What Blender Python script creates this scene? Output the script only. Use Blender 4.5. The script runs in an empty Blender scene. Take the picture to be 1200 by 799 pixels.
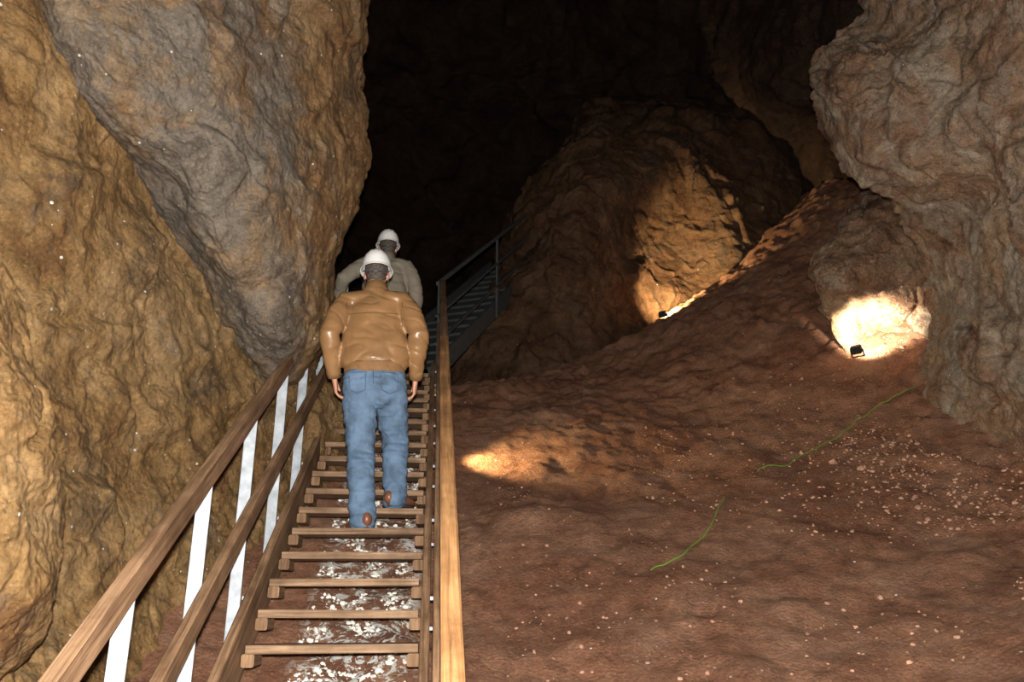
import bpy, bmesh, math, random
import numpy as np
from mathutils import Vector, Matrix, noise
from mathutils.bvhtree import BVHTree
random.seed(4)
scene=bpy.context.scene
COL=scene.collection
PITCH=math.radians(18.0); FPX=973.0
cam_d=bpy.data.cameras.new('camera'); cam=bpy.data.objects.new('camera',cam_d); COL.objects.link(cam)
cam.location=(0,0,1.6); cam.rotation_euler=(math.radians(90)+PITCH,0,0)
cam_d.lens=36*FPX/1200; cam_d.sensor_width=36; cam_d.clip_start=.05
scene.camera=cam
try: scene.view_settings.view_transform='Standard'
except Exception: pass
w=bpy.data.worlds.new('world'); scene.world=w; w.use_nodes=True
w.node_tree.nodes['Background'].inputs[0].default_value=(.01,.007,.005,1)
w.node_tree.nodes['Background'].inputs[1].default_value=.15
cp,sp=math.cos(PITCH),math.sin(PITCH)
# photogrammetric survey reading (bearing in photo units, range in metres) -> world position in metres
def W(px,py,d):
    a=(px-600)/FPX*d; v=(399.5-py)/FPX*d
    return Vector((a, d*cp-v*sp, 1.6+d*sp+v*cp))

# ---------------- materials
def nt(name):
    m=bpy.data.materials.new(name); m.use_nodes=True
    t=m.node_tree; return m,t,t.nodes,t.links,t.nodes['Principled BSDF']
def ramp(N,L,src,stops):
    r=N.new('ShaderNodeValToRGB'); e=r.color_ramp.elements
    while len(e)<len(stops): e.new(.5)
    for i,(p,c) in enumerate(stops):
        e[i].position=p; e[i].color=(c[0],c[1],c[2],1) if not isinstance(c,(int,float)) else (c,c,c,1)
    L.new(src,r.inputs[0]); return r.outputs[0]
def tex(N,L,co,kind,scale,detail=6,rough=.6,dist=0):
    if kind=='n':
        n=N.new('ShaderNodeTexNoise'); n.inputs['Detail'].default_value=detail; n.inputs['Roughness'].default_value=rough; n.inputs['Distortion'].default_value=dist
    else:
        n=N.new('ShaderNodeTexVoronoi')
    n.inputs['Scale'].default_value=scale; L.new(co,n.inputs['Vector']); return n
def mix(N,L,f,a,b,mode='MIX'):
    m=N.new('ShaderNodeMix'); m.data_type='RGBA'; m.blend_type=mode
    for k,s in ((0,f),(6,a),(7,b)):
        if isinstance(s,(int,float)): m.inputs[k].default_value=s
        elif isinstance(s,tuple): m.inputs[k].default_value=(*s,1)
        else: L.new(s,m.inputs[k])
    return m.outputs[2]
def mth(N,L,op,a,b=0.0):
    m=N.new('ShaderNodeMath'); m.operation=op
    for k,s in ((0,a),(1,b)):
        if isinstance(s,(int,float)): m.inputs[k].default_value=s
        else: L.new(s,m.inputs[k])
    return m.outputs[0]
def bump(N,L,h,strength,dist,prev=None):
    b=N.new('ShaderNodeBump'); b.inputs['Strength'].default_value=strength; b.inputs['Distance'].default_value=dist
    L.new(h,b.inputs['Height'])
    if prev: L.new(prev,b.inputs['Normal'])
    return b.outputs[0]
def rock_mat(name,c1,c2,c3,gray,speck=.5,gravel=False,rough=.8,white=False,pale=0):
    m,t,N,L,B=nt(name)
    co=N.new('ShaderNodeTexCoord').outputs['Object']
    n1=tex(N,L,co,'n',1.3,12,.72,.8).outputs[0]
    base=ramp(N,L,n1,[(.36,c2),(.48,c1),(.62,c3)])
    n2=tex(N,L,co,'n',9,12,.85,.3).outputs[0]
    base=mix(N,L,.9,base,ramp(N,L,n2,[(.32,(.34,.31,.29)),(.5,(.9,.88,.85)),(.68,(1.5,1.45,1.35))]),'MULTIPLY')
    a=N.new('ShaderNodeAttribute'); a.attribute_name='gray'
    n3=tex(N,L,co,'n',1.7,10,.7,.5).outputs[0]
    f=mth(N,L,'ADD',a.outputs['Fac'],mth(N,L,'MULTIPLY',mth(N,L,'SUBTRACT',n3,.5),1.9))
    f=ramp(N,L,f,[(.3,0.),(.62,1.)])
    g=mix(N,L,1.0,gray,ramp(N,L,n2,[(.3,(.35,.35,.35)),(.7,(1.5,1.5,1.5))]),'MULTIPLY')
    base=mix(N,L,f,base,g)
    if pale>0:
        n6=tex(N,L,co,'n',2.3,12,.75,1.5).outputs[0]
        base=mix(N,L,ramp(N,L,n6,[(.53,0.),(.63,pale)]),base,(.62,.53,.42))
    n5=tex(N,L,co,'n',.75,12,.75,1.4).outputs[0]
    if gravel:
        base=mix(N,L,ramp(N,L,n5,[(.50,0.),(.64,.45)]),base,(c2[0]*.6,c2[1]*.55,c2[2]*.55))
        n7=tex(N,L,co,'n',1.9,10,.75,.6).outputs[0]
        base=mix(N,L,ramp(N,L,n7,[(.52,0.),(.66,.45)]),base,(.42,.26,.17))
    else: base=mix(N,L,ramp(N,L,n5,[(.54,0.),(.64,.7)]),base,(.065,.05,.038))
    n4=tex(N,L,co,'n',50,5,.8).outputs[0]
    base=mix(N,L,ramp(N,L,n4,[(.57,0.),(.68,.55)]),base,(min(1,c1[0]*2.0),min(1,c1[1]*2.1),min(1,c1[2]*2.3)))
    base=mix(N,L,ramp(N,L,n4,[(.32,.65),(.44,0.)]),base,(c2[0]*.35,c2[1]*.35,c2[2]*.35))
    if speck>0:
        v=tex(N,L,co,'v',14); v2=v.outputs['Color']
        sep=N.new('ShaderNodeSeparateColor'); L.new(v2,sep.inputs[0])
        near=mth(N,L,'LESS_THAN',v.outputs['Distance'],mth(N,L,'MULTIPLY',sep.outputs[1],.12))
        pick=mth(N,L,'GREATER_THAN',sep.outputs[0],1-speck*.5)
        base=mix(N,L,mth(N,L,'MULTIPLY',near,pick),base,(.9,.88,.8))
    if white:
        a2=N.new('ShaderNodeAttribute'); a2.attribute_name='white'
        nw=tex(N,L,co,'n',9,8,.72,1.5).outputs[0]
        fw=mth(N,L,'MULTIPLY',a2.outputs['Fac'],ramp(N,L,nw,[(.52,0.),(.54,1.)]))
        base=mix(N,L,fw,base,(.9,.88,.82))
    L.new(base,B.inputs['Base Color']); B.inputs['Roughness'].default_value=rough
    B.inputs['Specular IOR Level'].default_value=.2
    if gravel:
        b=bump(N,L,tex(N,L,co,'n',7,12,.8,.2).outputs[0],.7,.05)
        b=bump(N,L,tex(N,L,co,'n',50,6,.8).outputs[0],1.0,.03,b)
        b=bump(N,L,tex(N,L,co,'v',45).outputs['Distance'],.5,.012,b)
    else:
        b=bump(N,L,tex(N,L,co,'n',6,15,.86,.3).outputs[0],1.0,.09)
        b=bump(N,L,tex(N,L,co,'n',34,8,.8).outputs[0],1.0,.035,b)
        b=bump(N,L,tex(N,L,co,'v',40).outputs['Distance'],.4,.012,b)
    L.new(b,B.inputs['Normal']); return m
def simple(name,c,rough=.6,metal=0,bs=0,bd=.002,var=.25,vs=20,spec=.4):
    m,t,N,L,B=nt(name)
    co=N.new('ShaderNodeTexCoord').outputs['Object']
    n=tex(N,L,co,'n',vs,6,.6).outputs[0]
    lo=tuple(x*(1-var) for x in c); hi=tuple(min(1,x*(1+var)) for x in c)
    L.new(ramp(N,L,n,[(.3,lo),(.7,hi)]),B.inputs['Base Color'])
    B.inputs['Roughness'].default_value=rough; B.inputs['Metallic'].default_value=metal; B.inputs['Specular IOR Level'].default_value=spec
    if bs:
        L.new(bump(N,L,tex(N,L,co,'n',bs,4,.6).outputs[0],.5,bd),B.inputs['Normal'])
    return m
def wood_mat(name,c1,c2):
    m,t,N,L,B=nt(name)
    uv=N.new('ShaderNodeTexCoord').outputs['UV']
    mp=N.new('ShaderNodeMapping'); mp.inputs['Scale'].default_value=(1.2,28,1); L.new(uv,mp.inputs[0])
    n=tex(N,L,mp.outputs[0],'n',1.5,8,.65,.8).outputs[0]
    n2=tex(N,L,uv,'n',2.3,6,.7).outputs[0]
    c=ramp(N,L,n,[(.3,tuple(x*.45 for x in c1)),(.5,c1),(.7,c2)])
    c=mix(N,L,.85,c,ramp(N,L,n2,[(.35,(.5,.46,.43)),(.6,(1.1,1.1,1.1))]),'MULTIPLY')
    L.new(c,B.inputs['Base Color']); B.inputs['Roughness'].default_value=.75; B.inputs['Specular IOR Level'].default_value=.2
    L.new(bump(N,L,n,.6,.005),B.inputs['Normal']); return m
M_left=rock_mat('ochre_rock',(.37,.22,.09),(.21,.105,.042),(.48,.31,.15),(.23,.185,.14),1.0)
M_hang=rock_mat('grey_ochre_rock',(.36,.215,.10),(.20,.105,.046),(.44,.295,.155),(.265,.225,.18),1.0)
M_right=rock_mat('brown_cave_rock',(.35,.21,.13),(.18,.09,.052),(.47,.325,.205),(.42,.355,.275),.3,pale=.6)
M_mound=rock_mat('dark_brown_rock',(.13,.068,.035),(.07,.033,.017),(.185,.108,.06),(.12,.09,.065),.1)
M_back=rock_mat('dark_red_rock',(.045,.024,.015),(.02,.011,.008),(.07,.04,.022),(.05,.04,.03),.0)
M_floor=rock_mat('red_earth',(.37,.178,.105),(.26,.113,.065),(.45,.245,.155),(.35,.21,.145),.2,True,.85,True)
M_wood=wood_mat('weathered_wood',(.21,.12,.064),(.35,.215,.125))
M_wood2=wood_mat('newer_wood',(.36,.18,.072),(.48,.265,.115))
M_tread=wood_mat('tread_wood',(.24,.148,.088),(.40,.26,.16))
M_zinc=simple('galvanised_steel',(.34,.37,.40),.55,.2,60,.001,.3,14)
M_zinc2=simple('dull_steel',(.045,.05,.05),.7,.1,60,.001,.3,12)
M_black=simple('black_plastic',(.02,.02,.02),.5)
M_stone=simple('stone',(.36,.2,.13),.85,0,30,.004,.5,9)
M_white=simple('white_mineral',(.68,.67,.61),.85,0,60,.004,.2,20)

def add_mesh(name,verts,faces,mat,smooth=True,attrs=None):
    me=bpy.data.meshes.new(name); me.from_pydata([tuple(v) for v in verts],[],faces); me.update()
    if smooth: me.polygons.foreach_set('use_smooth',[True]*len(me.polygons))
    for k,a in (attrs or {}).items():
        at=me.attributes.new(k,'FLOAT','POINT'); at.data.foreach_set('value',a)
    me.materials.append(mat); ob=bpy.data.objects.new(name,me); COL.objects.link(ob); return ob

# ---------------- rock patches
def catmull(P,t):
    n=P.shape[0]; i=np.clip(np.floor(t).astype(int),0,n-2); f=(t-i)[:,None,None]
    g=lambda k:P[np.clip(k,0,n-1)]
    p0,p1,p2,p3=g(i-1),g(i),g(i+1),g(i+2)
    return .5*((2*p1)+(-p0+p2)*f+(2*p0-5*p1+4*p2-p3)*f*f+(-p0+3*p1-3*p2+p3)*f**3)
def facet(q):
    q=q+noise.noise_vector(q*1.3)*.35
    d,pt=noise.voronoi(q)
    dr=noise.noise_vector(pt[0]*3.71+Vector((1.7,9.2,4.4)))
    if dr.length>1e-6: dr.normalize()
    k=min(1,(d[1]-d[0])/.22); k=k*k*(3-2*k)
    return (q-pt[0]).dot(dr)*k-(1-k)*.10
def rocknoise(p,amp,fs):
    q=p*fs
    a=noise.fractal(q*.8,.9,2.1,3)
    b=noise.turbulence(q*4.5,4,True,noise_basis='PERLIN_ORIGINAL')-.4
    c=noise.fractal(p*9,.5,2.1,3)
    return amp*(a*.8+b*.2+facet(q*1.4)*1.0+facet(q*4.2+Vector((3,3,3)))*.32)+.012*c
def patch(name,ctrl,mat,nu=200,nv=200,amp=.12,fs=1.2,gray=None):
    P=np.array([[list(p) for p in row] for row in ctrl],dtype=float)
    S=catmull(P,np.linspace(0,P.shape[0]-1,nv))
    S=catmull(S.transpose(1,0,2),np.linspace(0,P.shape[1]-1,nu)).transpose(1,0,2)
    du=np.gradient(S,axis=1); dv=np.gradient(S,axis=0)
    Nn=np.cross(du,dv); Nn/=np.linalg.norm(Nn,axis=2,keepdims=True)+1e-9
    c=np.array([0,0,1.6]); 
    if np.sum((c-S)*Nn)<0: Nn=-Nn
    vs=[];gr=[]
    for j in range(nv):
        for i in range(nu):
            p=Vector(S[j,i]); vs.append(p+Vector(Nn[j,i])*rocknoise(p,amp,fs))
            gr.append(gray(i/(nu-1),j/(nv-1)) if gray else 0.15)
    fc=[(j*nu+i,j*nu+i+1,(j+1)*nu+i+1,(j+1)*nu+i) for j in range(nv-1) for i in range(nu-1)]
    return add_mesh(name,vs,fc,mat,True,{'gray':gr})
def grid(rows): return [[W(px,py,d) for px,d in r] for py,r in rows]
def cols(xs,rows): return [[W(px,py,d) for px,d in zip(xs,ds)] for py,ds in rows]

patch('wall_left',grid([
 (-250,[(-350,3.4),(-100,3.9),(60,4.6),(200,5.6),(300,6.8),(350,8.5),(360,10)]),
 (0,[(-350,3.1),(-100,3.6),(60,4.3),(200,5.3),(300,6.6),(350,8.2),(360,10)]),
 (200,[(-350,2.9),(-100,3.4),(60,4.1),(200,5.1),(310,6.4),(360,8.0),(370,10)]),
 (400,[(-350,2.8),(-100,3.3),(60,4.0),(200,5.0),(330,6.3),(370,7.6),(375,10)]),
 (500,[(-350,2.7),(-100,3.2),(60,3.9),(200,4.85),(330,6.1),(410,7.3),(425,9)]),
 (620,[(-350,2.5),(-100,3.1),(60,3.8),(200,4.65),(320,5.6),(420,6.8),(440,8)]),
 (800,[(-350,2.3),(-100,2.8),(60,3.4),(200,4.2),(300,5.0),(400,6.0),(430,7)]),
 (1050,[(-350,2.0),(-100,2.4),(60,2.9),(200,3.6),(300,4.2),(380,5.0),(400,6)])]),
 M_left,360,360,.12,1.1,lambda u,v:.14)
patch('hanging_rock',grid([
 (-250,[(-180,4.6),(-60,4.2),(120,4.4),(300,5.1),(425,6.0),(440,7.2),(410,9)]),
 (0,[(-20,4.4),(60,4.0),(200,4.4),(330,5.2),(410,6.0),(428,7.0),(412,9)]),
 (120,[(70,4.8),(130,4.2),(230,4.5),(340,5.2),(406,6.0),(426,7),(405,9)]),
 (220,[(160,5.3),(205,4.6),(270,4.7),(350,5.2),(406,6.0),(424,7),(400,9)]),
 (320,[(225,5.8),(258,5.0),(300,5.0),(350,5.3),(382,6.0),(390,6.8),(375,9)]),
 (400,[(275,6.3),(298,5.5),(325,5.3),(348,5.5),(368,6.1),(376,6.8),(365,9)]),
 (460,[(300,6.7),(312,6.3),(325,6.2),(340,6.3),(355,6.7),(360,7.3),(350,9)])]),
 M_hang,300,300,.085,1.2,lambda u,v:(.60 if u<.40 else .60-(u-.40)*1.7)-max(0,.3-v)*.5)
e=[(250,-30),(320,4),(420,36),(520,60),(620,70),(700,60),(770,25),(850,-60)]
patch('rock_outcrop',grid([(y,[(-350,2.2),(-160,2.45),(x-70,2.75),(x-18,2.95),(x,3.25),(x-14,4.0)]) for y,x in e]),
 M_left,150,220,.05,1.8,lambda u,v:.2)
patch('wall_right',grid([
 (-250,[(960,11),(945,8.8),(960,7.8),(1040,7.2),(1150,6.2),(1300,5.1),(1600,4.1)]),
 (0,[(1030,11),(1010,8.9),(1025,8.0),(1070,7.3),(1150,6.4),(1300,5.2),(1600,4.2)]),
 (70,[(965,10),(957,8.4),(970,7.6),(1040,7.0),(1130,6.5),(1300,5.2),(1600,4.2)]),
 (140,[(975,10),(967,8.0),(980,7.2),(1040,6.8),(1130,6.4),(1300,5.2),(1600,4.1)]),
 (200,[(1015,10),(1003,7.8),(1018,7.2),(1065,6.9),(1140,6.5),(1300,5.2),(1600,4.1)]),
 (250,[(1080,9.5),(1066,8.0),(1078,7.6),(1100,7.3),(1160,6.6),(1300,5.2),(1600,4.1)]),
 (340,[(1092,9.5),(1084,8.4),(1094,7.9),(1115,7.3),(1165,6.6),(1300,5.2),(1600,4.1)]),
 (430,[(1085,9),(1077,8.2),(1090,7.8),(1115,7.2),(1165,6.5),(1300,5.1),(1600,4.0)]),
 (530,[(1100,8.5),(1100,7.8),(1120,7.3),(1145,6.9),(1185,6.4),(1300,5.3),(1600,3.9)]),
 (640,[(1100,8.2),(1110,7.6),(1130,7.2),(1160,6.8),(1200,6.4),(1300,5.5),(1600,3.9)])]),
 M_right,280,340,.14,1.3,lambda u,v:.36)
patch('boulder',grid([
 (205,[(1040,10.6),(1028,10.2),(1034,10.0),(1055,9.9),(1080,9.8),(1120,9.8)]),
 (245,[(1012,10),(997,9.3),(1008,9.0),(1035,8.8),(1075,8.9),(1120,9.0)]),
 (310,[(975,9.8),(957,9),(970,8.5),(1010,8.3),(1070,8.5),(1120,8.6)]),
 (350,[(978,9.8),(960,9),(972,8.6),(1010,8.6),(1070,8.6),(1120,8.5)]),
 (385,[(990,9.8),(973,9),(985,8.9),(1025,9.1),(1070,8.8),(1120,8.4)]),
 (415,[(1005,9.8),(990,9),(1000,8.9),(1030,9.0),(1070,8.6),(1120,8.2)]),
 (480,[(1010,9.3),(1000,8.8),(1010,8.4),(1040,8.3),(1075,8.2),(1120,8)])]),
 M_right,180,200,.10,1.8,lambda u,v:.25)
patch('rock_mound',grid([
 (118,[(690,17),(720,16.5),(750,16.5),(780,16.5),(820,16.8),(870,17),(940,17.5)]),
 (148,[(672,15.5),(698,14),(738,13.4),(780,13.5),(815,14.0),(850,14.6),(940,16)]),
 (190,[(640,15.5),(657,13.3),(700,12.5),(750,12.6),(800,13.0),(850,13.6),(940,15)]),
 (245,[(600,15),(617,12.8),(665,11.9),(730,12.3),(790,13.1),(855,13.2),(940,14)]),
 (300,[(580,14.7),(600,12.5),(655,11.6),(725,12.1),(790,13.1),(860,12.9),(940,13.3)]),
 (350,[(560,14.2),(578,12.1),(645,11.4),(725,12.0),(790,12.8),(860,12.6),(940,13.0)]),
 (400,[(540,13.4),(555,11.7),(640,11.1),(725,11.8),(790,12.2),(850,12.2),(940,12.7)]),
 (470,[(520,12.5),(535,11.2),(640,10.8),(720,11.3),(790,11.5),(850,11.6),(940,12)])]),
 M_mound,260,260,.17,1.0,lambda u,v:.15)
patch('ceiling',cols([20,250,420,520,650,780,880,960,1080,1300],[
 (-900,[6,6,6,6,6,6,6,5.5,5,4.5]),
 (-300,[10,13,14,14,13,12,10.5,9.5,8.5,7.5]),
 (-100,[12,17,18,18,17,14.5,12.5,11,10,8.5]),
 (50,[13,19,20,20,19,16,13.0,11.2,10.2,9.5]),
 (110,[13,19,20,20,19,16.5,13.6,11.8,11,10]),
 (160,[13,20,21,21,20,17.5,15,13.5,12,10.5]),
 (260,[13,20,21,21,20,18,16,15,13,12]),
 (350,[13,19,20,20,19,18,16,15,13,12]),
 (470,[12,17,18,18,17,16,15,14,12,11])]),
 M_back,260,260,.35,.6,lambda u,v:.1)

# ---------------- stairs frame
S0=Vector((-.85,4.16,1.447)); STEP=Vector((-.0266,.268,.1594)); R=Vector((.9951,.0987,0)); Z=Vector((0,0,1))
HD=Vector((-.0987,.9951,0))
def S(n,lat=0,up=0,fw=0): return S0+STEP*n+R*lat+Z*up+HD*fw

# ---------------- ground heightfield
pts=[W(*q) for q in [(560,799,4.2),(560,650,5.5),(560,560,6.9),(560,480,8.8),(570,440,9.9),
 (750,799,4.2),(750,650,5.5),(750,560,6.9),(750,480,8.8),(720,430,10.5),
 (950,799,4.0),(950,650,5.3),(950,560,6.6),(950,480,8.1),(900,400,9.7),(880,330,11.4),
 (1200,799,3.8),(1200,650,4.9),(1200,560,6.0),(1100,480,7.3),(1040,425,8.5),(950,360,10),(920,290,12),(960,225,13.5),(1010,190,15),
 (775,372,11.4),(690,418,10.9),(620,442,10.6),(1400,560,5.0),(1400,799,3.2)]]
for n in range(-9,17,3):
    for l in (-.8,0,.55): pts.append(S(n,l,-.40 if l>-.5 else -.3))
pts+=[Vector(p) for p in [(0,1.8,.0),(2,1.8,.1),(-2,1.8,.05),(-2,0,0),(0,-2,0),(3,-2,.1),(4,2,.9),(-1.2,9.4,3.95),(-.9,10.6,4.3),(-.3,12,4.6),(1.5,13,5.2),(4,15,8),(7,8,5.5),(-2.5,9,4.0)]]
A=np.array([[p.x,p.y,p.z] for p in pts])
def U(r): 
    r=np.maximum(r,1e-6); return r*r*np.log(r)
n_=len(A); K=U(np.linalg.norm(A[:,None,:2]-A[None,:,:2],axis=2))+np.eye(n_)*.25
Pm=np.c_[np.ones(n_),A[:,:2]]
Mx=np.block([[K,Pm],[Pm.T,np.zeros((3,3))]])
sol=np.linalg.solve(Mx,np.r_[A[:,2],0,0,0])
def Hbase(xy):
    out=[]
    for c in np.array_split(xy,max(1,len(xy)//20000)):
        out.append(U(np.linalg.norm(c[:,None]-A[None,:,:2],axis=2))@sol[:n_]+sol[n_]+c@sol[n_+1:])
    return np.concatenate(out)
def gn(x,y):
    q=Vector((x,y,0))
    rough=min(1,max(0,(x-2.6)/1.2)+max(0,(y-6.8)/3))
    rough=min(1,rough)
    return noise.fractal(q*.9,.9,2.1,4)*.075+noise.fractal(q*6,.7,2.1,4)*(.014+.028*rough)+(noise.turbulence(q*2.6,3,True)-.5)*.07*(.3+rough)+max(0,noise.noise(q*2.2+Vector((3,9,0)))-.2)*.10
def H(x,y): return float(Hbase(np.array([[x,y]]))[0])+gn(x,y)
nx,ny=500,700
X=np.linspace(-3.4,9,nx); Y=np.linspace(-2.5,16,ny)
XX,YY=np.meshgrid(X,Y); base=Hbase(np.c_[XX.ravel(),YY.ravel()])
vs=[];gr=[];wh=[]
for k,(x,y,z) in enumerate(zip(XX.ravel(),YY.ravel(),base)):
    vs.append((x,y,z+gn(x,y))); gr.append(.12)
    rel=Vector((x,y,0))-Vector((S0.x,S0.y,0)); lat=rel.dot(R); fw=rel.dot(HD)
    wv=max(0,1-max(0,abs(lat-.08)-.25)/.10); wv*=1 if fw<4.2 else 0
    wh.append(wv)
fc=[(j*nx+i,j*nx+i+1,(j+1)*nx+i+1,(j+1)*nx+i) for j in range(ny-1) for i in range(nx-1)]
add_mesh('floor',vs,fc,M_floor,True,{'gray':gr,'white':wh})

def pebbles(name,spots,mat,flat=.7,jit=.18):
    bm=bmesh.new()
    for x,y,s in spots:
        z=H(x,y)
        mt=Matrix.Translation((x,y,z+s*.1))@Matrix.Rotation(random.random()*6,4,'Z')@Matrix.Rotation(random.random()*2,4,'X')@Matrix.Diagonal((s*1.3,s,s*flat,1))
        r=bmesh.ops.create_icosphere(bm,subdivisions=1,radius=1,matrix=mt)
        for v in r['verts']: v.co+=Vector((random.uniform(-1,1),random.uniform(-1,1),random.uniform(-1,1)))*s*jit
    me=bpy.data.meshes.new(name); bm.to_mesh(me); bm.free(); me.materials.append(mat)
    o=bpy.data.objects.new(name,me); COL.objects.link(o); return o
sp_=[]
for k in range(3600):
    x=random.uniform(-.2,4.3); y=random.uniform(3.5,8.8); s=random.choice([.004,.005,.006,.008,.01,.013])*random.uniform(.7,1.2)
    if random.random()<.45: x=random.gauss(3.3,.5); y=random.uniform(3.5,7.4); s*=1.25
    if random.random()<.02: s*=2.2
    if x>4.3 or noise.noise(Vector((x*.9,y*.9,4)))<-.1: continue
    sp_.append((x,y,s))
pebbles('loose_stones',sp_,M_stone)
sp_=[]
while len(sp_)<1300:
    n=random.uniform(-2.5,12); l=random.uniform(-.24,.36); q=S(n,l)
    if noise.noise(Vector((q.x*5,q.y*5,0)))+.5*noise.noise(Vector((q.x*13,q.y*13,5)))<.10: continue
    sp_.append((q.x,q.y,random.choice([.004,.006,.009,.013])*random.uniform(.8,1.3)))
pebbles('white_mineral_deposit',sp_,M_white,.8,.3)

# ---------------- beams
def empty(name,loc=(0,0,0)):
    e=bpy.data.objects.new(name,None); COL.objects.link(e); e.location=loc; e.empty_display_size=.2; return e
def beam(bm,p0,p1,w,h,up=Z,off=0):
    t=(p1-p0).normalized(); s=t.cross(up).normalized(); u=s.cross(t).normalized()
    uvl=bm.loops.layers.uv.verify(); Ln=(p1-p0).length; o=random.random()*20
    b=min(w,h)*.12
    prof=[(-w/2+b,-h/2),(w/2-b,-h/2),(w/2,-h/2+b),(w/2,h/2-b),(w/2-b,h/2),(-w/2+b,h/2),(-w/2,h/2-b),(-w/2,-h/2+b)]
    rings=[]
    for p in (p0,p1): rings.append([bm.verts.new(p+s*a+u*c) for a,c in prof])
    per=0
    for i in range(8):
        j=(i+1)%8; seg=math.dist(prof[i],prof[j])
        f=bm.faces.new((rings[0][i],rings[0][j],rings[1][j],rings[1][i]))
        for lp,uv in zip(f.loops,[(o,per+o),(o,per+seg+o),(o+Ln,per+seg+o),(o+Ln,per+o)]): lp[uvl].uv=uv
        per+=seg
    for rg,fl in ((rings[0],True),(rings[1],False)):
        f=bm.faces.new(rg[::-1] if fl else rg)
        for lp,q in zip(f.loops,prof): lp[uvl].uv=(q[0]+o,q[1]+o)
def bmobj(name,bm,mat,parent=None,smooth=False):
    bmesh.ops.recalc_face_normals(bm,faces=bm.faces)
    me=bpy.data.meshes.new(name); bm.to_mesh(me); bm.free()
    if smooth: me.polygons.foreach_set('use_smooth',[True]*len(me.polygons))
    me.materials.append(mat); ob=bpy.data.objects.new(name,me); COL.objects.link(ob)
    if parent: ob.parent=parent
    return ob
stairs=empty('wooden_staircase')
bm=bmesh.new()
for n in range(-8,17):
    jl=random.uniform(-.01,.01)
    c=.014*random.uniform(-1,1)
    beam(bm,S(n,-.4+jl,-.02,.115),S(n,.4+jl,-.02+c*.5,.115),.23,.04)
bmobj('treads',bm,M_tread,stairs)
bm=bmesh.new()
for n in range(-8,17):
    for l in (-.385,.385):
        beam(bm,S(n,l,-.07,.03),S(n,l,-.07,.22),.06,.06)
bmobj('tread_cleats',bm,M_wood,stairs)
bm=bmesh.new()
for l in (-.445,.435):
    beam(bm,S(-9.2,l,-.06),S(16.6,l,-.06),.045,.27)
beam(bm,S(16,-.5,-.1,.5),S(16,.5,-.1,.5),.05,.14)
bmobj('stringers',bm,M_wood,stairs)
bm=bmesh.new()
for k in range(4): beam(bm,S(16,-.5,-.02,.36+k*.16),S(16,.5+.0,-.02,.36+k*.16),.15,.04)
bmobj('landing_boards',bm,M_tread,stairs)
rail=empty('staircase_railing')
posts=[-7.7,-4.65,-1.6,1.35,4.4,7.4,10.4,13.4,16.2]
bm=bmesh.new()
for n in posts:
    beam(bm,S(n,-.565,-.22),S(n,-.565,.955),.008,.06,HD)
    beam(bm,S(n,-.536,-.22,-.03),S(n,-.536,.955,-.03),.058,.008,HD)
    for u in (-.15,0.0): beam(bm,S(n,-.50,u,-.02),S(n,-.46,u,-.02),.02,.02)
    beam(bm,S(n,.536,-.22),S(n,.536,.955),.008,.06,HD)
    beam(bm,S(n,.521,-.22,.03),S(n,.521,.955,.03),.03,.008,HD)
    for u in (-.15,0.0): beam(bm,S(n,.455,u),S(n,.53,u),.02,.02)
bmobj('posts',bm,M_zinc,rail)
bm=bmesh.new()
def lrail(bm,l,up,h,a=-9,b=16.4,w=.045):
    beam(bm,S(a,l,up),S(b,l,up),w,h)
lrail(bm,-.53,1.0,.10,w=.05); lrail(bm,-.475,.5,.1)
bmobj('left_rails',bm,M_wood,rail)
bm=bmesh.new(); lrail(bm,.515,1.0,.10,-9,7,.066); bmobj('right_handrail',bm,M_wood2,rail)
bm=bmesh.new(); lrail(bm,.515,1.0,.10,7.01,16.4,.066); lrail(bm,.49,.5,.1); bmobj('right_lower_rails',bm,M_wood,rail)
# second flight
q0=Vector((-1.264,8.73,4.07)); h2=Vector((.338,.941,0)); R2=Vector((.941,-.338,0))
def T(i,l=0,up=0): return q0+h2*(.255*i)+Z*(.19*i)+R2*l+Z*up
fl=empty('metal_staircase')
bm=bmesh.new()
for i in range(1,16): beam(bm,T(i,-.4,-.02)+h2*.11,T(i,.4,-.02)+h2*.11,.22,.035)
for l in (-.44,.44): beam(bm,T(-.2,l,-.05),T(15.5,l,-.05),.04,.2)
bmobj('treads_and_stringers',bm,M_zinc2,fl)
bm=bmesh.new()
for l in (.49,):
    for u,hh in ((1.0,.045),(.62,.03),(.30,.03)): beam(bm,T(-.2,l,u),T(15.5,l,u),.035,hh)
    for i in (0,7,14): beam(bm,T(i,l,-.15),T(i,l,1.0),.03,.03,h2)
bmobj('metal_rails',bm,M_zinc2,fl)

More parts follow.
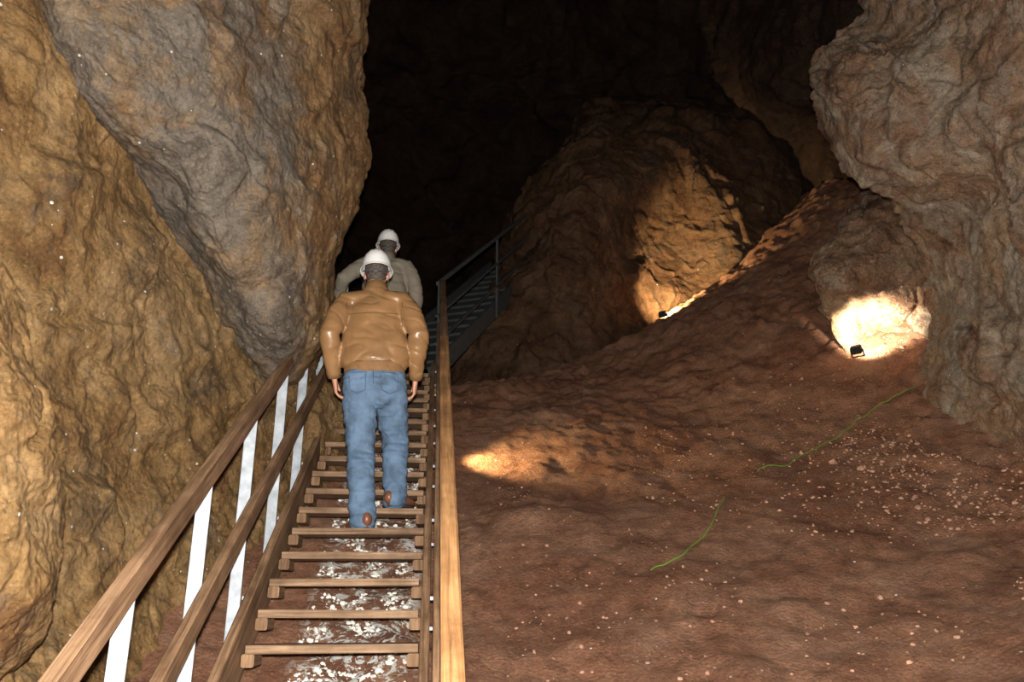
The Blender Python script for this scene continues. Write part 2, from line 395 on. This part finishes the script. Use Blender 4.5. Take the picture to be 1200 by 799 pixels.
# ---------------- people
def ring_tube(bm,cs,rx,ry,xa=None,seg=20,cap=True):
    cs=[Vector(c) for c in cs]; n=len(cs); rows=[]
    T_=[]
    for i in range(n):
        T_.append(((cs[min(i+1,n-1)]-cs[max(i-1,0)])).normalized())
    L_=[]
    if cap:
        for f,s in ((.95,.3),(.75,.66),(.4,.92)): L_.append((cs[0]-T_[0]*min(rx[0],ry[0])*f,rx[0]*s,ry[0]*s,T_[0]))
    for i in range(n): L_.append((cs[i],rx[i],ry[i],T_[i]))
    if cap:
        for f,s in ((.4,.92),(.75,.66),(.95,.3)): L_.append((cs[-1]+T_[-1]*min(rx[-1],ry[-1])*f,rx[-1]*s,ry[-1]*s,T_[-1]))
    xr=Vector(xa) if xa else Vector((1,0,0))
    for c,a,b,t in L_:
        x=xr-t*xr.dot(t)
        if x.length<.2: x=Vector((0,1,0))-t*t.y
        x.normalize(); y=t.cross(x)
        rows.append([bm.verts.new(c+x*a*math.cos(k*2*math.pi/seg)+y*b*math.sin(k*2*math.pi/seg)) for k in range(seg)])
    for r0,r1 in zip(rows,rows[1:]):
        for k in range(seg): bm.faces.new((r0[k],r0[(k+1)%seg],r1[(k+1)%seg],r1[k]))
    bm.faces.new(rows[0][::-1]); bm.faces.new(rows[-1])
def ell(bm,c,r,rot=None):
    bmesh.ops.create_icosphere(bm,subdivisions=3,radius=1,matrix=Matrix.Translation(c)@(rot or Matrix.Identity(4))@Matrix.Diagonal((*r,1)))
def fuse(name,bm,mat,parent,vox=.01,smooth=4,disp=None):
    ob=bmobj(name+'_src',bm,mat,None)
    m=ob.modifiers.new('r','REMESH'); m.mode='VOXEL'; m.voxel_size=vox
    s=ob.modifiers.new('s','SMOOTH'); s.iterations=smooth; s.factor=.5
    dg=bpy.context.evaluated_depsgraph_get(); dg.update()
    me=bpy.data.meshes.new_from_object(ob.evaluated_get(dg)); bpy.data.objects.remove(ob)
    me.name=name
    if disp:
        nr=[v.normal.copy() for v in me.vertices]
        for v,nn in zip(me.vertices,nr): v.co+=nn*disp(v.co)
    me.polygons.foreach_set('use_smooth',[True]*len(me.polygons))
    if not me.materials: me.materials.append(mat)
    o=bpy.data.objects.new(name,me); COL.objects.link(o); o.parent=parent; return o
M_skin=simple('skin',(.55,.27,.18),.5,0,80,.0006,.12,15)
M_hair=simple('greying_hair',(.07,.055,.045),.7,0,150,.003,.6,90)
M_hat=simple('white_hard_hat',(.85,.85,.83),.3,0,0,0,.03)
M_strap=simple('grey_strap',(.08,.08,.08),.6)
M_leather=simple('brown_leather',(.27,.145,.062),.34,0,60,.002,.2,6,.6)
M_seam=simple('leather_seam',(.14,.07,.026),.6)
M_jean=simple('blue_denim',(.105,.165,.25),.8,0,250,.001,.38,8,.2)
M_stitch=simple('denim_seam',(.05,.085,.15),.8)
M_shirt=simple('khaki_shirt',(.22,.19,.145),.85,0,60,.003,.15,10,.2)
M_shoe=simple('brown_shoe',(.16,.06,.03),.4)
M_sole=simple('dark_sole',(.03,.025,.02),.7)
M_eye=simple('eye_white',(.8,.78,.75),.3); M_iris=simple('iris',(.06,.03,.02),.3)
M_knit=simple('jacket_rib',(.22,.115,.046),.8,0,200,.002,.2)
def fold(A_,sx,sz,seed,wrinkle=1.0):
    def f(p):
        q=Vector((p.x*sx+seed,p.y*sx,p.z*sz+p.x*2.5))
        d=A_*(noise.fractal(q,.9,2.0,2))
        r=abs(noise.noise(q*1.1+Vector((5,5,5))))
        return d-wrinkle*A_*.8*max(0,.2-r)*2.5
    return f
def hand(name,parent,wr,D,Nn,Tt,curl=.5):
    wr=Vector(wr); D=Vector(D).normalized(); Nn=Vector(Nn); Nn=(Nn-D*Nn.dot(D)).normalized()
    Tt=Vector(Tt); Tt=(Tt-D*Tt.dot(D)-Nn*Tt.dot(Nn)).normalized()
    bm=bmesh.new()
    P=lambda d,n,t: wr+D*d+Nn*n+Tt*t
    ring_tube(bm,[P(-.04,0,0),P(0,0,0),P(.03,.002,.003),P(.06,.003,.002),P(.088,.002,0)],[.027,.028,.036,.042,.040],[.02,.019,.017,.016,.012],xa=tuple(Tt))
    for t,Ln,r in ((.031,.072,.0085),(.0105,.082,.009),(-.0105,.075,.0085),(-.031,.058,.0075)):
        p=[P(.07,.002,t*.9)]; a=.15; q=P(.088,.002,t); p.append(q)
        for s in (.42,.32,.26):
            a+=curl*.75; q=q+(D*math.cos(a)+Nn*math.sin(a))*Ln*s; p.append(q)
        ring_tube(bm,p,[r*1.05,r*1.05,r,r*.92,r*.8],[r*1.05,r*1.05,r,r*.92,r*.8],seg=10,xa=tuple(Tt))
    p=[P(.015,.004,.02),P(.04,.012,.043),P(.065,.02,.056),P(.088,.028,.058)]
    ring_tube(bm,p,[.015,.0125,.0105,.0085],[.015,.0125,.0105,.0085],seg=10)
    return fuse(name,bm,M_skin,parent,.0035,3)
def surf_strip(name,src,path,w,mat,parent,frm):
    me=src.data; bv=BVHTree.FromPolygons([v.co for v in me.vertices],[p.vertices[:] for p in me.polygons])
    out=[]
    for a,b in zip(path,path[1:]):
        for i in range(6):
            q=Vector(a).lerp(Vector(b),i/6); h=bv.ray_cast(q-Vector(frm)*.6,Vector(frm))
            if h[0] is not None: out.append(h[0])
    if len(out)<3: return
    bm=bmesh.new(); ring_tube(bm,out,[w]*len(out),[w]*len(out),seg=6,xa=tuple(frm)); bmobj(name,bm,mat,parent,True)
def man(name,loc,rotz,arms,legs,top,topmat,lean=0,scale=1,head_rot=(0,0,0),hipc=(0.0,.11,.93),roll=0,tl=1.0,bw=1.0,toes=(.12,.12)):
    root=empty(name,loc); root.rotation_euler=(0,roll,rotz); root.scale=(scale,)*3
    hx,hy,hz=hipc
    bm=bmesh.new()
    ring_tube(bm,[(hx,hy-.005,hz-.06),(hx,hy-.01,hz+.0),(hx,hy-.005,hz+.08),(hx,hy,hz+.16)],[q*bw for q in (.158,.180,.172,.160)],[.10,.132,.120,.108])
    for s,lg in zip((-1,1),legs):
        h,k,a=[Vector(q) for q in lg]
        pt=[h+Vector((0,-.01,.04)),h.lerp(k,.25),h.lerp(k,.6),k,k.lerp(a,.3)+Vector((0,-.015,0)),k.lerp(a,.65)+Vector((0,-.008,0)),a+Vector((0,-.005,-.03))]
        ring_tube(bm,pt,[q*bw for q in (.098,.100,.090,.080,.079,.074,.073)],[.108,.106,.092,.084,.083,.078,.080])
    jn=fuse('jeans',bm,M_jean,root,.0085,4,fold(.010,8,20,3.3,1.3))
    fy=(0,1,0)
    for s in (-1,1):
        c0=hx+s*.09*bw; z0=hz+.055
        surf_strip('pocket_seam',jn,[(c0-.055,0,z0),(c0+.055,0,z0-.004*s),(c0+.05,0,z0-.11),(c0,0,z0-.135),(c0-.05,0,z0-.11),(c0-.055,0,z0)],.0028,M_stitch,root,fy)
    surf_strip('seat_seam',jn,[(hx,0,hz+.12),(hx,0,hz+.03),(hx,0,hz-.03)],.003,M_stitch,root,fy)
    l=lean
    Q=lambda z: hz+.11+(z-.11)*tl
    tor=[(Q(.11)-.02,hy+.0,.166*bw,.116),(Q(.15)-.02,hy,.198*bw,.146),(Q(.24),hy+.01+l*.2,.202*bw,.150),(Q(.36),hy+.03+l*.45,.208,.15),(Q(.46),hy+.045+l*.7,.212,.142),(Q(.53),hy+.055+l*.85,.195,.118),(Q(.575),hy+.06+l*.95,.145,.092),(Q(.605),hy+.065+l,.095,.08),(Q(.645),hy+.075+l*1.1,.07,.072)]
    bm=bmesh.new()
    ring_tube(bm,[(hx,y,z) for z,y,_,_ in tor],[q[2] for q in tor],[q[3] for q in tor],seg=28)
    for s,ar in zip((-1,1),arms):
        sh,el_,wr=[Vector(q) for q in ar[:3]]
        inn=Vector((hx+s*.10,sh.y,sh.z+.01))
        pt=[inn,sh,sh.lerp(el_,.3)+Vector((s*.006,0,0)),sh.lerp(el_,.7),el_,el_.lerp(wr,.35),el_.lerp(wr,.75),wr]
        ring_tube(bm,pt,[.072,.078,.077,.070,.065,.062,.055,.045],[.076,.082,.079,.073,.068,.064,.055,.045],xa=(0,1,0))
    tp=fuse(top,bm,topmat,root,.0085,6,fold(.010,5.5,9,1.1,1.4))
    if top=='leather_jacket':
        wz=hz+.075
        bm=bmesh.new(); ring_tube(bm,[(hx,hy,wz-.01),(hx,hy,wz+.005),(hx,hy,wz+.045),(hx,hy,wz+.065)],[q*bw for q in (.170,.176,.178,.178)],[.128,.135,.136,.134],cap=False,seg=32)
        bmobj('waistband',bm,M_knit,root,True)
        bm=bmesh.new()
        for s,ar in zip((-1,1),arms):
            e_,w_=Vector(ar[1]),Vector(ar[2]); ring_tube(bm,[e_.lerp(w_,.9),w_,w_+(w_-e_).normalized()*.035],[.048,.049,.044],[.048,.049,.044],cap=False)
        bmobj('cuffs',bm,M_knit,root,True)
        zy=Q(.43); surf_strip('yoke_seam',tp,[(hx-.18,0,zy),(hx,0,zy-.01),(hx+.18,0,zy)],.0035,M_seam,root,fy)
        for s in (-1,1): surf_strip('armhole_seam',tp,[(hx+s*.185,0,Q(.50)),(hx+s*.178,0,Q(.42)),(hx+s*.182,0,Q(.34))],.003,M_seam,root,fy)
    cz=Q(.60); cy=hy+.065+l
    bm=bmesh.new()
    ring_tube(bm,[(hx,cy-.004,cz-.01),(hx,cy,cz+.02),(hx,cy+.006,cz+.06),(hx,cy+.01,cz+.055)],[.088,.082,.078,.068],[.088,.080,.076,.066],cap=False,seg=28)
    bmobj('collar',bm,topmat,root,True)
    hc=Vector((hx,hy+.115+l*1.3,Q(.645)+.118))
    HM=Matrix.Translation(hc)@Matrix.Rotation(head_rot[2],4,'Z')@Matrix.Rotation(head_rot[0],4,'X')@Matrix.Rotation(head_rot[1],4,'Y')
    hp=empty('head_group'); hp.parent=root; hp.matrix_local=HM
    bm=bmesh.new()
    ell(bm,(0,-.005,.02),(.076,.095,.105)); ell(bm,(0,.028,-.06),(.056,.068,.066)); ell(bm,(0,.02,-.03),(.066,.072,.06))
    ring_tube(bm,[(0,-.02,-.07),(0,-.035,-.13),(0,-.05,-.19)],[.057,.058,.064],[.058,.058,.062])
    ring_tube(bm,[(0,.088,.012),(0,.098,-.012),(0,.106,-.03)],[.009,.011,.016],[.009,.011,.012],seg=10)
    ell(bm,(0,.08,.028),(.05,.014,.010)); ell(bm,(0,.086,-.066),(.026,.010,.006)); ell(bm,(0,.084,-.078),(.022,.010,.006)); ell(bm,(0,.082,-.105),(.02,.014,.014))
    for s in (-1,1):
        ell(bm,(s*.08,-.004,-.012),(.009,.020,.033),Matrix.Rotation(s*-.35,4,'Z')); ell(bm,(s*.045,.062,-.02),(.018,.016,.014))
    fuse('head',bm,M_skin,hp,.005,3)
    bm=bmesh.new()
    for s in (-1,1): ell(bm,(s*.031,.078,.006),(.012,.012,.010))
    bmobj('eyes',bm,M_eye,hp,True)
    bm=bmesh.new()
    for s in (-1,1): ell(bm,(s*.031,.087,.006),(.005,.004,.005))
    bmobj('irises',bm,M_iris,hp,True)
    bm=bmesh.new(); ell(bm,(0,-.018,.022),(.0815,.092,.105)); ell(bm,(0,-.042,-.035),(.068,.062,.058))
    fuse('hair',bm,M_hair,hp,.005,2,lambda p:.004*noise.noise(p*70))
    bm=bmesh.new(); seg=48; rows=[]
    prof=[(0,1.0),(.2,.985),(.42,.92),(.62,.80),(.78,.64),(.89,.45),(.96,.24),(1.0,.03),(1.015,-.02),(1.02,-.16),(1.10,-.20),(1.11,-.23),(.985,-.18)]
    for r,zz in prof[1:]:
        row=[]
        for k in range(seg):
            a=k*2*math.pi/seg; x=math.sin(a)*r; y=math.cos(a)*r
            rr=.104; ry=.138
            z=zz*.130
            if r>1.05 and y>0: 
                y*=1+.24*max(0,y-.3); z-=.006*max(0,y)
            ridge=0
            if zz>.2:
                for c0 in (-.32,0,.32): ridge=max(ridge,.005*max(0,1-((x-c0)/.10)**2) if abs(y)<.75 else 0)
            row.append(bm.verts.new((x*rr,y*ry,z+.05+ridge)))
        rows.append(row)
    top_v=bm.verts.new((0,0,.05+.130+.005))
    for k in range(seg): bm.faces.new((top_v,rows[0][k],rows[0][(k+1)%seg]))
    for r0,r1 in zip(rows,rows[1:]):
        for k in range(seg): bm.faces.new((r0[k],r1[k],r1[(k+1)%seg],r0[(k+1)%seg]))
    hh=bmobj('hard_hat',bm,M_hat,hp,True)
    so=hh.modifiers.new('thick','SOLIDIFY'); so.thickness=.003; so.offset=-1
    hh.rotation_euler=(math.radians(4),0,0)
    bm=bmesh.new()
    cs=[(.086*math.cos(a),-.012+.10*math.sin(a),.02-.05*max(0,-math.sin(a))) for a in [math.pi*(1+i/16) for i in range(17)]]
    ring_tube(bm,cs,[.003]*17,[.011]*17,xa=(0,0,1),seg=8)
    for s in (-1,1): ring_tube(bm,[(s*.084,.02,.03),(s*.080,.035,-.04),(s*.05,.05,-.10),(0,.055,-.128)],[.003]*4,[.007]*4,seg=8)
    ell(bm,(0,-.113,-.028),(.02,.008,.014))
    bmobj('hat_harness',bm,M_strap,hp,True)
    for s,ar,nm in zip((-1,1),arms,('left_hand','right_hand')):
        e_,w_=Vector(ar[1]),Vector(ar[2]); D=(w_-e_).normalized()
        hand(nm,root,w_+D*.045,(D+Vector((0,0,-.35))).normalized(),(-s,.15,0),(0,1,0),.5)
    for s,lg,nm,ty in zip((-1,1),legs,('left_shoe','right_shoe'),toes):
        a=Vector(lg[2]); g=a.z-.085; yaw=s*ty
        f=Vector((math.sin(yaw),math.cos(yaw),0)); 
        bm=bmesh.new(); c0=Vector((a.x,a.y,g))
        ys=[-.065,-.04,0,.05,.10,.15,.185,.2]; wx=[.034,.041,.044,.046,.051,.052,.042,.026]; hz_=[.045,.05,.052,.045,.036,.028,.022,.016]
        ring_tube(bm,[c0+f*y+Z*(h_+.012) for y,h_ in zip(ys,hz_)],wx,[h_ for h_ in hz_],seg=20,cap=True)
        ring_tube(bm,[a+Vector((0,-.005,-.03)),a+Vector((0,-.004,.03))],[.042,.045],[.05,.05])
        fuse(nm,bm,M_shoe,root,.006,3)
        bm=bmesh.new(); out=[]
        for k in range(28):
            t=k/28*2*math.pi; yy=.068+.142*math.cos(t); ww=(.050 if math.cos(t)>-.2 else .044)*math.sin(t)*(1+.08*math.cos(t))
            out.append((ww,yy))
        sx=Vector((f.y,-f.x,0))
        lo=[bm.verts.new(c0+sx*a_+f*b_) for a_,b_ in out]; hi=[bm.verts.new(c0+sx*a_+f*b_+Z*.022) for a_,b_ in out]
        for k in range(28): bm.faces.new((lo[k],lo[(k+1)%28],hi[(k+1)%28],hi[k]))
        bm.faces.new(lo[::-1]); bm.faces.new(hi)
        bmobj(nm+'_sole',bm,M_sole,root)
    return root
rz=math.atan2(.0987,.9951)
p=S(4,.10,0,.07)
man('man_in_leather_jacket',(-.875,p.y,S(4).z),rz,
 [[(-.192,.15,1.52),(-.292,.03,1.27),(-.270,.17,1.04)],[(.192,.15,1.52),(.290,.04,1.26),(.268,.21,1.03)]],
 [[(-.095,.10,.92),(-.085,.13,.50),(-.060,.03,.085)],[(.098,.12,.92),(.125,.34,.60),(.125,.27,.245)]],
 'leather_jacket',M_leather,.03,1.035,(math.radians(-6),0,0),roll=math.radians(-2.5),tl=1.15,bw=1.12,toes=(.45,.55))
p=S(11,-.04,0,.07)
man('man_in_khaki_shirt',(p.x,p.y,p.z),rz,
 [[(-.20,.16,1.49),(-.38,.13,1.34),(-.44,.33,1.21)],[(.19,.16,1.49),(.28,.12,1.26),(.30,.26,1.12)]],
 [[(-.085,.10,.92),(-.09,.13,.50),(-.085,.03,.085)],[(.085,.12,.92),(.105,.34,.60),(.11,.27,.245)]],
 'khaki_shirt',M_shirt,.05,1.03,(math.radians(-4),0,.1),tl=1.08)

# ---------------- cable
def curve(name,pts_,r,mat,parent=None):
    cu=bpy.data.curves.new(name,'CURVE'); cu.dimensions='3D'; cu.bevel_depth=r; cu.bevel_resolution=2
    s=cu.splines.new('NURBS'); s.points.add(len(pts_)-1); s.order_u=3; s.use_endpoint_u=True
    for q,pp in zip(s.points,pts_): q.co=(*pp,1)
    cu.materials.append(mat); o=bpy.data.objects.new(name,cu); COL.objects.link(o)
    if parent: o.parent=parent
    return o
M_green=simple('green_cable_sheath',(.14,.25,.04),.5)
way=[Vector(q) for q in [(.86,5.42,1.75),(1.12,5.63,1.9),(1.42,6.03,2.1),(1.63,6.42,2.4),(2.03,6.81,2.6),(2.52,7.13,2.94),(3.17,7.53,3.34),(3.91,7.70,3.79)]]
cp_=[]
for i0,(a,b) in enumerate(zip(way,way[1:])):
    m_=12
    for i in range(m_):
        q=a.lerp(b,i/m_); x=q.x+.04*noise.noise(q*2.0); y=q.y+.06*noise.noise(q*2.3+Vector((4,0,0)))
        sink=-.03 if i0==3 else 0
        cp_.append((x,y,H(x,y)+.008+sink))
curve('green_cable',cp_,.0052,M_green)

# ---------------- lamps
M_lens,t_,N_,L_n,B_=nt('lamp_glass')
B_.inputs['Emission Color'].default_value=(1,.82,.5,1); B_.inputs['Emission Strength'].default_value=12
def floodlight(pos,target,power,col,ang=100,name='floodlight',blend=1.0,rad=.04):
    pos=Vector(pos); target=Vector(target)
    d=(target-pos).normalized(); root=empty(name,pos); root.scale=(.75,)*3
    rot=d.to_track_quat('-Z','Y'); root.rotation_mode='QUATERNION'; root.rotation_quaternion=rot
    bm=bmesh.new()
    beam(bm,Vector((0,0,.06)),Vector((0,0,-.0)),.14,.11,Vector((0,1,0)))
    for k in range(5): beam(bm,Vector((-.05+k*.025,0,.06)),Vector((-.05+k*.025,0,.085)),.006,.09,Vector((0,1,0)))
    for s in (-1,1): beam(bm,Vector((s*.078,0,.03)),Vector((s*.078,-.10,.03)),.02,.006,Vector((0,0,1)))
    beam(bm,Vector((-.08,-.10,.03)),Vector((.08,-.10,.03)),.02,.006,Vector((0,0,1)))
    bmobj('housing',bm,M_black,root)
    bm=bmesh.new(); beam(bm,Vector((0,0,-.0005)),Vector((0,0,-.003)),.12,.09,Vector((0,1,0))); bmobj('glass',bm,M_lens,root)
    ld=bpy.data.lights.new('lamp','SPOT'); ld.energy=power; ld.color=col; ld.spot_size=math.radians(ang); ld.spot_blend=blend; ld.shadow_soft_size=rad
    lo=bpy.data.objects.new('lamp_light',ld); COL.objects.link(lo); lo.parent=root; lo.location=(0,0,-.05)
    return root
warm=(1,.74,.38)
P1=Vector((2.08,10.75,0)); P1.z=H(P1.x,P1.y)+.09
floodlight(P1,(2.72,11.8,6.30),950,warm,95)
P2=Vector((3.46,7.95,0)); P2.z=max(4.10,H(P2.x,P2.y)+.09)
floodlight(P2,(3.95,8.5,4.62),620,(1,.88,.68),85)
P3=Vector((-.57,7.16,0)); P3.z=H(P3.x,P3.y)+.22
floodlight(P3,P3+Vector((1.0,.26,-.12)),150,warm,105)
# on-camera flash
fd=bpy.data.lights.new('camera_flash','POINT'); fd.energy=2000; fd.color=(1,.97,.91); fd.shadow_soft_size=.03
fo=bpy.data.objects.new('camera_flash',fd); COL.objects.link(fo); fo.location=(.0,-.02,1.72)
